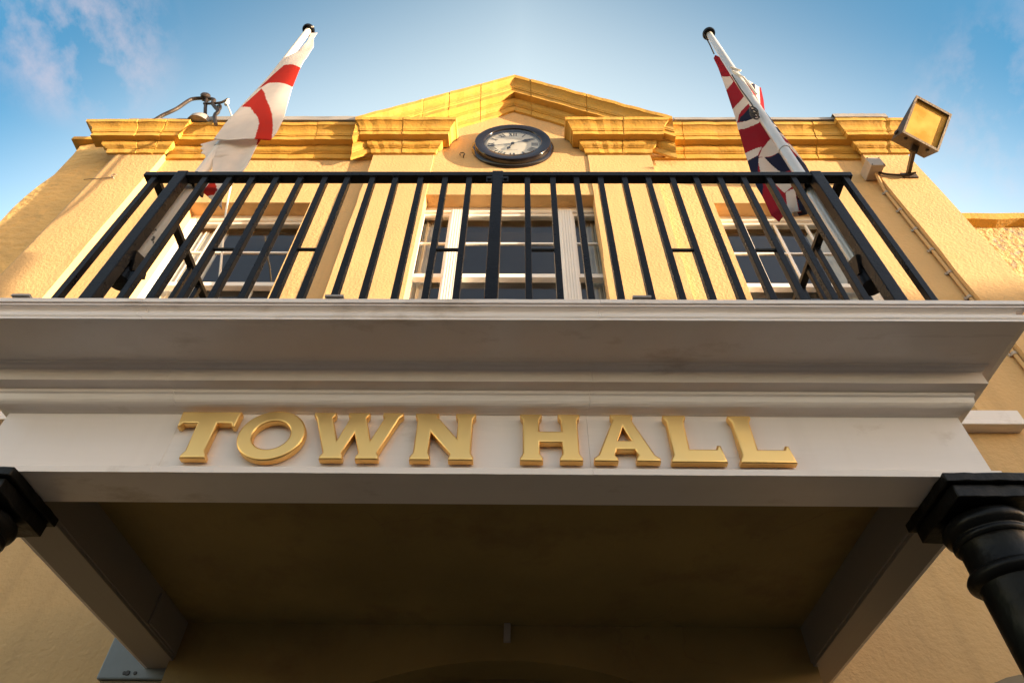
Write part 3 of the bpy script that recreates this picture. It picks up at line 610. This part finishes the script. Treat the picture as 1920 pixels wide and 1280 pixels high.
bm = BM(); tube(bm, [la + ld * 3.60 + Vector((.035, -.03, 0)), la + ld * 3.54 + Vector((.06, -.05, 0)), la + ld * 3.46 + Vector((.095, -.075, 0))], .006, 8); obj('halyard', bm, 'rope', lp, smooth=True)

# ------------------------------------------------------------------ gilded letters
H = .212
S = lambda P, wd: [(x * wd, y * H) for x, y in P]
LT = {
 'T': ([[(0, .212), (.218, .212), (.219, .205), (.214, .142), (.206, .142), (.198, .158), (.145, .158), (.143, .03), (.153, .012), (.153, 0), (.065, 0), (.065, .012), (.075, .03), (.073, .158), (.020, .158), (.012, .142), (.004, .142), (-.001, .205)]]),
 'O': ([[(.1205 + .1205 * math.cos(a), .106 + .113 * math.sin(a)) for a in [2 * math.pi * k / 48 for k in range(48)]], [(.1205 + .070 * math.cos(a), .106 + .066 * math.sin(a)) for a in [-2 * math.pi * k / 40 for k in range(40)]]]),
 'W': ([S([(0, 1), (.235, 1), (.235, .94), (.212, .88), (.325, .38), (.415, .88), (.388, .94), (.388, 1), (.618, 1), (.618, .94), (.592, .88), (.69, .38), (.80, .88), (.778, .94), (.778, 1), (1, 1), (1, .94), (.965, .88), (.785, .12), (.81, .06), (.81, 0), (.57, 0), (.57, .06), (.592, .12), (.50, .56), (.405, .12), (.425, .06), (.425, 0), (.185, 0), (.185, .06), (.21, .12), (.035, .88), (0, .94)], .33)]),
 'N': ([[(0, 0), (.070, 0), (.070, .012), (.062, .03), (.062, .128), (.142, .026), (.137, .012), (.137, 0), (.222, 0), (.222, .012), (.212, .03), (.212, .182), (.222, .200), (.222, .212), (.150, .212), (.150, .200), (.160, .182), (.160, .094), (.082, .195), (.084, .212), (0, .212), (0, .200), (.010, .182), (.010, .03), (0, .012)]]),
 'H': ([[(0, 0), (.078, 0), (.078, .012), (.068, .03), (.068, .082), (.150, .082), (.150, .03), (.140, .012), (.140, 0), (.218, 0), (.218, .012), (.208, .03), (.208, .182), (.218, .2), (.218, .212), (.140, .212), (.140, .2), (.150, .182), (.150, .130), (.068, .130), (.068, .182), (.078, .2), (.078, .212), (0, .212), (0, .2), (.010, .182), (.010, .03), (0, .012)]]),
 'A': ([S([(.325, 1), (.675, 1), (.675, .94), (.645, .88), (.93, .12), (1, .06), (1, 0), (.645, 0), (.645, .06), (.685, .12), (.645, .24), (.355, .24), (.315, .12), (.355, .06), (.355, 0), (0, 0), (0, .06), (.07, .12), (.355, .88), (.325, .94)], .229), S([(.5, .74), (.385, .42), (.615, .42)], .229)]),
 'L': ([[(0, .212), (.080, .212), (.080, .2), (.070, .182), (.070, .055), (.165, .055), (.172, .072), (.182, .072), (.192, 0), (0, 0), (0, .012), (.010, .03), (.010, .182), (0, .2)]]),
}
def letter(ch, x, z, label):
    cu = bpy.data.curves.new('letter', 'CURVE'); cu.dimensions = '2D'; cu.fill_mode = 'BOTH'; cu.extrude = .010; cu.bevel_depth = .0065; cu.bevel_resolution = 3; cu.offset = -.0048
    for P in LT[ch]:
        s = cu.splines.new('POLY'); s.points.add(len(P) - 1); s.use_cyclic_u = True
        for q, (a, b) in zip(s.points, P): q.co = (a, b, 0, 1)
    t = bpy.data.objects.new('tmp', cu); COL.objects.link(t); bpy.context.view_layer.update()
    me = bpy.data.meshes.new_from_object(t.evaluated_get(bpy.context.evaluated_depsgraph_get())); bpy.data.objects.remove(t)
    me.transform(Matrix.Rotation(R(90), 4, 'X')); me.materials.clear()
    for p in me.polygons: p.use_smooth = True
    try: me.set_sharp_from_angle(angle=R(35))
    except Exception: pass
    o = link('sign_letter', me, 'gold'); o.location = (x, 1.8810, z)
    tag(o, label, 'letter', 'gold letters spelling town hall')
for ch, x, z, lab in (('T', -1.262, 1.420, 'gilded capital letter T on the cream frieze, first of the sign'), ('O', -1.022, 1.418, 'gilded round capital letter O between the T and the W'), ('W', -.765, 1.419, 'gilded capital letter W with three top serifs on the cream frieze'),
                      ('N', -.386, 1.417, 'gilded capital letter N ending the first word of the sign'), ('H', .003, 1.416, 'gilded capital letter H starting the second word of the sign'), ('A', .263, 1.416, 'gilded capital letter A with a triangular counter'),
                      ('L', .532, 1.413, 'gilded capital letter L standing right beside the A'), ('L', .772, 1.412, 'gilded capital letter L at the far right end of the sign')): letter(ch, x, z, lab)

# ------------------------------------------------------------------ clock
CX, CZ, CY = -.095, 7.545, YB
CK = empty('wall_clock', (CX, CY, CZ), 'round black rimmed wall clock with white roman dial below the pediment', 'clock')
ro = .50
bm = BM(); lathe(bm, (CX, CY, CZ), [(ro, .0), (ro, .02), (ro - .012, .034), (ro - .034, .04), (ro - .036, .092), (ro - .042, .100), (ro - .142, .104), (ro - .150, .098), (ro - .154, .085), (ro - .155, .05)], 72, (0, -1, 0)); obj('bezel', bm, 'bezel', CK, smooth=True)
RD = ro - .157
bm = BM(); lathe(bm, (CX, CY - .056, CZ), [(RD, -.02), (RD, 0)], 64, (0, -1, 0)); dl = obj('dial', bm, 'dial', CK)
def on(r, a): return Vector((CX + r * math.sin(a), 0, CZ + r * math.cos(a)))
def stroke(bm, p, q, wd, y): bar(bm, (p.x, y, p.z), (q.x, y, q.z), wd, .0016, up=(0, 1, 0))
bm = BM(); yn = CY - .0575
NUM = ['XII', 'I', 'II', 'III', 'IIII', 'V', 'VI', 'VII', 'VIII', 'IX', 'X', 'XI']; WD = {'I': .028, 'V': .05, 'X': .05}
for h, s in enumerate(NUM):
    bm = BM()
    a = h * math.pi / 6; r0, r1 = RD * .66, RD * .90; tot = sum(WD[c] for c in s); u = -tot / 2
    tv = Vector((math.cos(a), 0, -math.sin(a)))
    def pt(r, off): return on(r, a) + tv * off
    for c in s:
        wd = WD[c]; m_ = u + wd / 2
        if c == 'I': stroke(bm, pt(r0, m_), pt(r1, m_), .013, yn)
        elif c == 'V': stroke(bm, pt(r1, u + .008), pt(r0, m_), .014, yn); stroke(bm, pt(r1, u + wd - .008), pt(r0, m_), .006, yn)
        else: stroke(bm, pt(r1, u + .008), pt(r0, u + wd - .008), .014, yn); stroke(bm, pt(r1, u + wd - .008), pt(r0, u + .008), .006, yn)
        u += wd
    obj('numeral', bm, 'ink', dl)
bm = BM()
for k in range(60):
    a = k * math.pi / 30; stroke(bm, on(RD * .945, a), on(RD * .975, a), .008 if k % 5 == 0 else .004, yn)
for rr in (.94, .98):
    for k in range(60):
        a, b = k * math.pi / 30, (k + 1) * math.pi / 30; stroke(bm, on(RD * rr, a), on(RD * rr, b), .003, yn)
obj('minute_ring', bm, 'ink', dl)
random.seed(3)
for z, x0, x1 in ((CZ + .135, -.10, .10), (CZ - .145, -.06, .06)):
    x = x0; bm = BM()
    while x < x1:
        wd = random.uniform(.008, .02); stroke(bm, Vector((CX + x, 0, z + random.uniform(-.006, .006))), Vector((CX + x + wd, 0, z + random.uniform(-.008, .008))), .004, yn); x += wd + .005
    obj('script', bm, 'box_grey', dl)
def hand(a, L, wd, tail, spade):
    bm = BM(); y = CY - .072; stroke(bm, on(-tail, a), on(L * .82, a), wd, y)
    c = on(L * spade, a); tv = Vector((math.cos(a), 0, -math.sin(a))); rv = Vector((math.sin(a), 0, math.cos(a)))
    q = [c - rv * .05, c + tv * .026, c + rv * (L * (1 - spade)), c - tv * .026]
    v = [bm.verts.new((p.x, y - .002, p.z)) for p in q] + [bm.verts.new((p.x, y + .002, p.z)) for p in q]
    for f in ((0, 1, 2, 3), (7, 6, 5, 4), (0, 4, 5, 1), (1, 5, 6, 2), (2, 6, 7, 3), (3, 7, 4, 0)): bm.faces.new([v[i] for i in f])
    return bm
obj('hour_hand', hand(R(203), .18, .014, .0, .70), 'ink', CK); obj('minute_hand', hand(R(256), .325, .009, .0, .80), 'ink', CK); obj('minute_hand', hand(R(63), .28, .006, .0, .62), 'ink', CK)
CK.children[-2].name = 'second_hand'
bm = BM(); lathe(bm, (CX, CY - .066, CZ), [(.022, 0), (.022, .012), (.008, .016)], 18, (0, -1, 0)); obj('hub', bm, 'ink', CK, smooth=True)
bm = BM(); bm.faces.new([bm.verts.new(on(ro - .153, 2 * math.pi * k / 48) + Vector((0, CY - .090, 0))) for k in range(48)]); obj('glass', bm, 'glass', CK)

# ------------------------------------------------------------------ floodlight, box, conduit
FL = empty('floodlight', (4.42, 3.72, 6.85), 'bronze square floodlight on a bracket arm, sticking out from the right pilaster', 'floodlight')
b0 = Vector((4.199, 3.25, 6.949)); a_, u2, n_ = Vector((.8978, .3742, -.2320)), Vector((.4140, -.5381, .7342)), Vector((.1499, -.7553, -.6380))
wf, hf = .468, .494
def fp(x, y, z): return b0 + a_ * (x * wf) + u2 * (y * hf) + n_ * z
bm = BM()
Lp = [fp(0, 0, 0), fp(1, 0, 0), fp(1, 1, 0), fp(0, 1, 0), fp(.03, .0, -.20), fp(.97, .0, -.20), fp(.95, .96, -.07), fp(.05, .96, -.07)]
v = [bm.verts.new(p) for p in Lp]
for f in ((4, 5, 6, 7), (0, 4, 5, 1), (1, 5, 6, 2), (2, 6, 7, 3), (3, 7, 4, 0)): bm.faces.new([v[i] for i in f])
rim = [bm.verts.new(fp(x, y, 0)) for x, y in ((.055, .055), (.945, .055), (.945, .945), (.055, .945))]; rim2 = [bm.verts.new(fp(x, y, -.03)) for x, y in ((.055, .055), (.945, .055), (.945, .945), (.055, .945))]
for i in range(4):
    j = (i + 1) % 4; bm.faces.new((v[i], v[j], rim[j], rim[i])); bm.faces.new((rim[i], rim[j], rim2[j], rim2[i]))
hs_ = obj('housing', bm, 'housing', FL)
bm = BM(); bm.faces.new([bm.verts.new(fp(x, y, -.024)) for x, y in ((.05, .05), (.95, .05), (.95, .95), (.05, .95))]); obj('lens', bm, 'flood_glass', hs_)
for x in (.2, .8): bm = BM(); lathe(bm, fp(x, 0, -.06), [(.018, -.004), (.018, .014), (.01, .02)], 10, -u2); obj('bolt', bm, 'bracket', hs_, smooth=True)
bm = BM(); lathe(bm, fp(0, .12, -.12), [(.026, -.004), (.026, .012), (.012, .016)], 12, -a_)
obj('bolt', bm, 'bracket', hs_, smooth=True)
bm = BM(); q0 = fp(.52, -.0, -.09); bar(bm, q0 + u2 * .03, q0 - u2 * .09, .085, .03, up=n_); bar(bm, q0 - u2 * .06, (4.41, 3.725, 6.86), .075, .035, up=a_); obj('arm', bm, 'housing', FL, bev=.003)
bm = BM(); box(bm, 4.33, 4.50, 3.708, 3.7245, 6.79, 6.89); obj('base_plate', bm, 'housing', FL, bev=.003)
bm = BM(); tube(bm, [(4.40, 3.70, 6.84), (4.44, 3.66, 6.80), (4.38, 3.69, 6.79), (4.28, 3.70, 6.82), (4.15, 3.70, 6.84), (4.07, 3.69, 6.86)], .012, 8); obj('cable', bm, 'bracket', FL, smooth=True)

JB = empty('junction_box', (4.03, 3.72, 6.97), 'small grey electrical junction box beside the floodlight arm', 'junction box')
bm = BM(); box(bm, 3.955, 4.105, 3.62, 3.7985, 6.86, 7.03); jb = obj('body', bm, 'box_grey', JB, bev=.008)
bm = BM(); box(bm, 3.948, 4.112, 3.595, 3.621, 6.853, 7.037); obj('lid', bm, 'box_grey', JB, bev=.006)
for x in (3.965, 4.095):
    for z in (6.87, 7.02): bm = BM(); lathe(bm, (x, 3.596, z), [(.008, 0), (.008, .006)], 8, (0, -1, 0)); obj('screw', bm, 'bracket', JB)
CO = empty('conduit', (4.07, 3.78, G), 'thin painted electrical conduit running down beside the right pilaster', 'conduit')
bm = BM(); tube(bm, [(4.04, 3.70, 6.86), (4.05, 3.735, 6.75), (4.066, 3.775, 6.6)] + [(4.066 + random.uniform(-.004, .004), 3.776, 6.6 - k * .4) for k in range(1, 21)], .016, 10); obj('pipe', bm, 'smooth', CO, smooth=True)
for k in range(22):
    z = 6.55 - k * .37
    bm = BM(); tube(bm, [(4.066, 3.776, z), (4.066, 3.776, z + .03)], .022, 10); box(bm, 4.03, 4.088, 3.785, 3.7985, z, z + .03); obj('clip', bm, 'box_grey', CO)

# ------------------------------------------------------------------ iron bracket on the roof with its cord
IB = empty('iron_bracket', (-4.1, 3.6, 7.85), 'bent black iron lamp bracket standing on the left roof corner', 'bracket')
def smooth_pts(P, n=6):
    P = [Vector(p) for p in P]; o = []
    for i in range(len(P) - 1):
        p0, p1, p2, p3 = P[max(i - 1, 0)], P[i], P[i + 1], P[min(i + 2, len(P) - 1)]
        for k in range(n):
            t = k / n; o.append(.5 * ((2 * p1) + (p2 - p0) * t + (2 * p0 - 5 * p1 + 4 * p2 - p3) * t * t + (3 * p1 - p0 - 3 * p2 + p3) * t ** 3))
    return o + [P[-1]]
def ib(pts, r=.022, name='bar'):
    bm = BM(); tube(bm, smooth_pts(pts), r, 10); return obj(name, bm, 'bracket', IB, smooth=True)
ib([(-4.62, 3.55, 7.84), (-4.52, 3.52, 8.00), (-4.394, 3.5, 8.155), (-4.335, 3.5, 8.40), (-4.29, 3.5, 8.47), (-4.17, 3.5, 8.49), (-4.06, 3.5, 8.47), (-4.00, 3.5, 8.43), (-3.99, 3.5, 8.33), (-3.90, 3.5, 8.19), (-3.83, 3.5, 8.08), (-3.83, 3.5, 7.95), (-3.73, 3.5, 7.70)], .024)
ib([(-4.11, 3.5, 8.46), (-4.06, 3.52, 8.25), (-3.98, 3.6, 7.95), (-3.94, 3.62, 7.86)], .022, 'strut')
ib([(-4.10, 3.5, 8.32), (-3.98, 3.49, 8.30), (-3.86, 3.48, 8.31), (-3.80, 3.47, 8.39)], .016, 'hook')
ib([(-3.95, 3.56, 8.36), (-3.90, 3.53, 8.33), (-3.86, 3.52, 8.22), (-3.84, 3.5, 8.08)], .02, 'strut')
bm = BM(); lathe(bm, (-4.15, 3.5, 8.53), [(.05, -.05), (.062, -.03), (.062, .03), (.04, .05)], 14, (0.2, -1, .2)); obj('knuckle', bm, 'bracket', IB, smooth=True)
bm = BM(); lathe(bm, (-4.02, 3.60, 7.86), [(.16, 0), (.155, .06), (.12, .13), (.05, .17)], 20, (.1, -.1, 1)); obj('cowl', bm, 'lead', IB, smooth=True)
bm = BM(); cp = [Vector((-3.795, 3.47, 8.39)), Vector((-3.76, 3.46, 8.24)), Vector((-3.42, 3.38, 7.5)), Vector((-2.95, 3.25, 6.2)), Vector((-2.52, 3.0, 4.88)), Vector((-2.10, 2.86, 3.56)), Vector((-1.72, 2.75, 2.2)), Vector((-1.70, 2.75, 1.945))]
tube(bm, smooth_pts(cp), .009, 8); lathe(bm, cp[1], [(.02, -.05), (.026, -.02), (.018, .05)], 8)
tag(obj('cord', bm, 'rope', smooth=True), 'thin white cord hanging from the iron bracket down past the left window', 'cord')

# small hooks
bm = BM(); tube(bm, [(-.70 + .03 * math.cos(a), 3.722 - .012, 7.345 + .035 * math.sin(a)) for a in [R(-60 + 300 * k / 14) for k in range(15)]], .006, 6); tube(bm, [(-.685, 3.71, 7.315), (-.685, 3.745, 7.31)], .006, 6)
tag(obj('wall_ring', bm, 'bracket', smooth=True), 'tiny iron ring fixed in the wall left of the clock', 'hook')
HK = empty('wire_hook', (-4.65, 3.72, 6.76), 'small eye hook with a straight wire on the left pilaster', 'hook')
bm = BM(); tube(bm, [(-4.66 + .025 * math.cos(a), 3.70, 6.80 + .03 * math.sin(a)) for a in [R(20 + 300 * k / 12) for k in range(13)]], .007, 6); tube(bm, [(-4.655, 3.70, 6.77), (-4.655, 3.73, 6.77)], .007, 6); obj('eye', bm, 'box_grey', HK, smooth=True)
bm = BM(); tube(bm, [(-4.655, 3.705, 6.76), (-4.98, 3.715, 6.735)], .004, 6); obj('wire', bm, 'bracket', HK)

# grey wall box under the porch
AB = empty('alarm_box', (-1.95, 3.8, 1.5), 'blue grey metal box on the wall behind the left porch beam', 'alarm box')
bm = BM(); prism(bm, [(-2.20, 1.315), (-1.72, 1.315), (-1.72, 1.74), (-2.06, 1.74), (-2.20, 1.60)], 3.60, 3.80); obj('body', bm, 'box_blue', AB, bev=.008)
bm = BM(); box(bm, -2.18, -1.74, 3.62, 3.79, 1.29, 1.314); obj('base', bm, 'dark', AB)
for x, r in ((-2.062, .010), (-2.045, .014), (-2.005, .010)): bm = BM(); lathe(bm, (x, 3.601, 1.345), [(r, 0), (r * .8, .006)], 12, (0, -1, 0)); obj('screw', bm, 'ink', AB)

# ------------------------------------------------------------------ neighbours
NB = empty('neighbouring_building', (8, 4.3, G), 'lower roughcast building adjoining the right side of the town hall', 'building')
bm = BM(); box(bm, 4.70, 16, 4.3, 10, G, 6.70); obj('wall', bm, 'roughcast', NB)
bm = BM(); V = []
for k in range(40):
    x = 4.70 + 11.3 * k / 39; a = random.uniform(-.02, .02); V.append([bm.verts.new(p) for p in ((x, 4.3, 6.68 + a), (x, 4.20, 6.71 + a), (x, 4.18, 6.80 + a * .4), (x, 4.32, 6.84))])
for A, B in zip(V, V[1:]):
    for i in range(3): bm.faces.new((A[i], B[i], B[i + 1], A[i + 1]))
obj('coping', bm, 'cornice', NB); bm = BM(); box(bm, 4.72, 16, 4.33, 10, 6.72, 6.82); obj('roof', bm, 'slate', NB)

# unseen terrace added at the street end to keep low sun off the porch
TE = empty('shading_terrace', (47, -8, G), 'unseen long brick terrace added to keep low sun off the porch', 'building')
TTOP = 8.7
bm = BM(); box(bm, 43, 52, -26, 6, G - .1, TTOP - 2.2); obj('wall', bm, 'brick', TE)
bm = BM(); q = [(42.7, TTOP - 2.25), (52.3, TTOP - 2.25), (47.5, TTOP)]; prism(bm, q, -26.3, 6.3); obj('roof', bm, 'slate', TE)
for k in range(8):
    for z in (-1.0, 2.2):
        bm = BM(); y = -24 + k * 3.9; box(bm, 42.95, 43.05, y, y + 1.1, z, z + 1.7); obj('window', bm, 'dark', TE)

OT = empty('shading_terrace', (0, -18, G), 'unseen low brick terrace added across the street to dim the lower town hall', 'building')  # unseen row added to darken the soffits and lower walls
bm = BM(); box(bm, -45, 38, -22, -14, G - .1, 1.3); obj('wall', bm, 'brick', OT)
bm = BM(); V = [[bm.verts.new((x, y, z)) for y, z in ((-13.7, 1.25), (-18, 3.6), (-22.3, 1.25))] for x in (-45.3, 38.3)]
for i in range(2): bm.faces.new((V[0][i], V[1][i], V[1][i + 1], V[0][i + 1]))
for v in V: bm.faces.new(v)
obj('roof', bm, 'slate', OT)
for k in range(17):
    bm = BM(); x = -43 + k * 4.8; box(bm, x, x + 1.2, -14.05, -13.95, -1.2, .6); obj('window', bm, 'dark', OT)

# put every empty at the base of its thing without moving its parts
for o in list(bpy.data.objects):
    if o.type == 'EMPTY' and o.name in EMP:
        o.location = EMP[o.name]
        for c in o.children: c.matrix_parent_inverse = Matrix.Translation(-EMP[o.name])
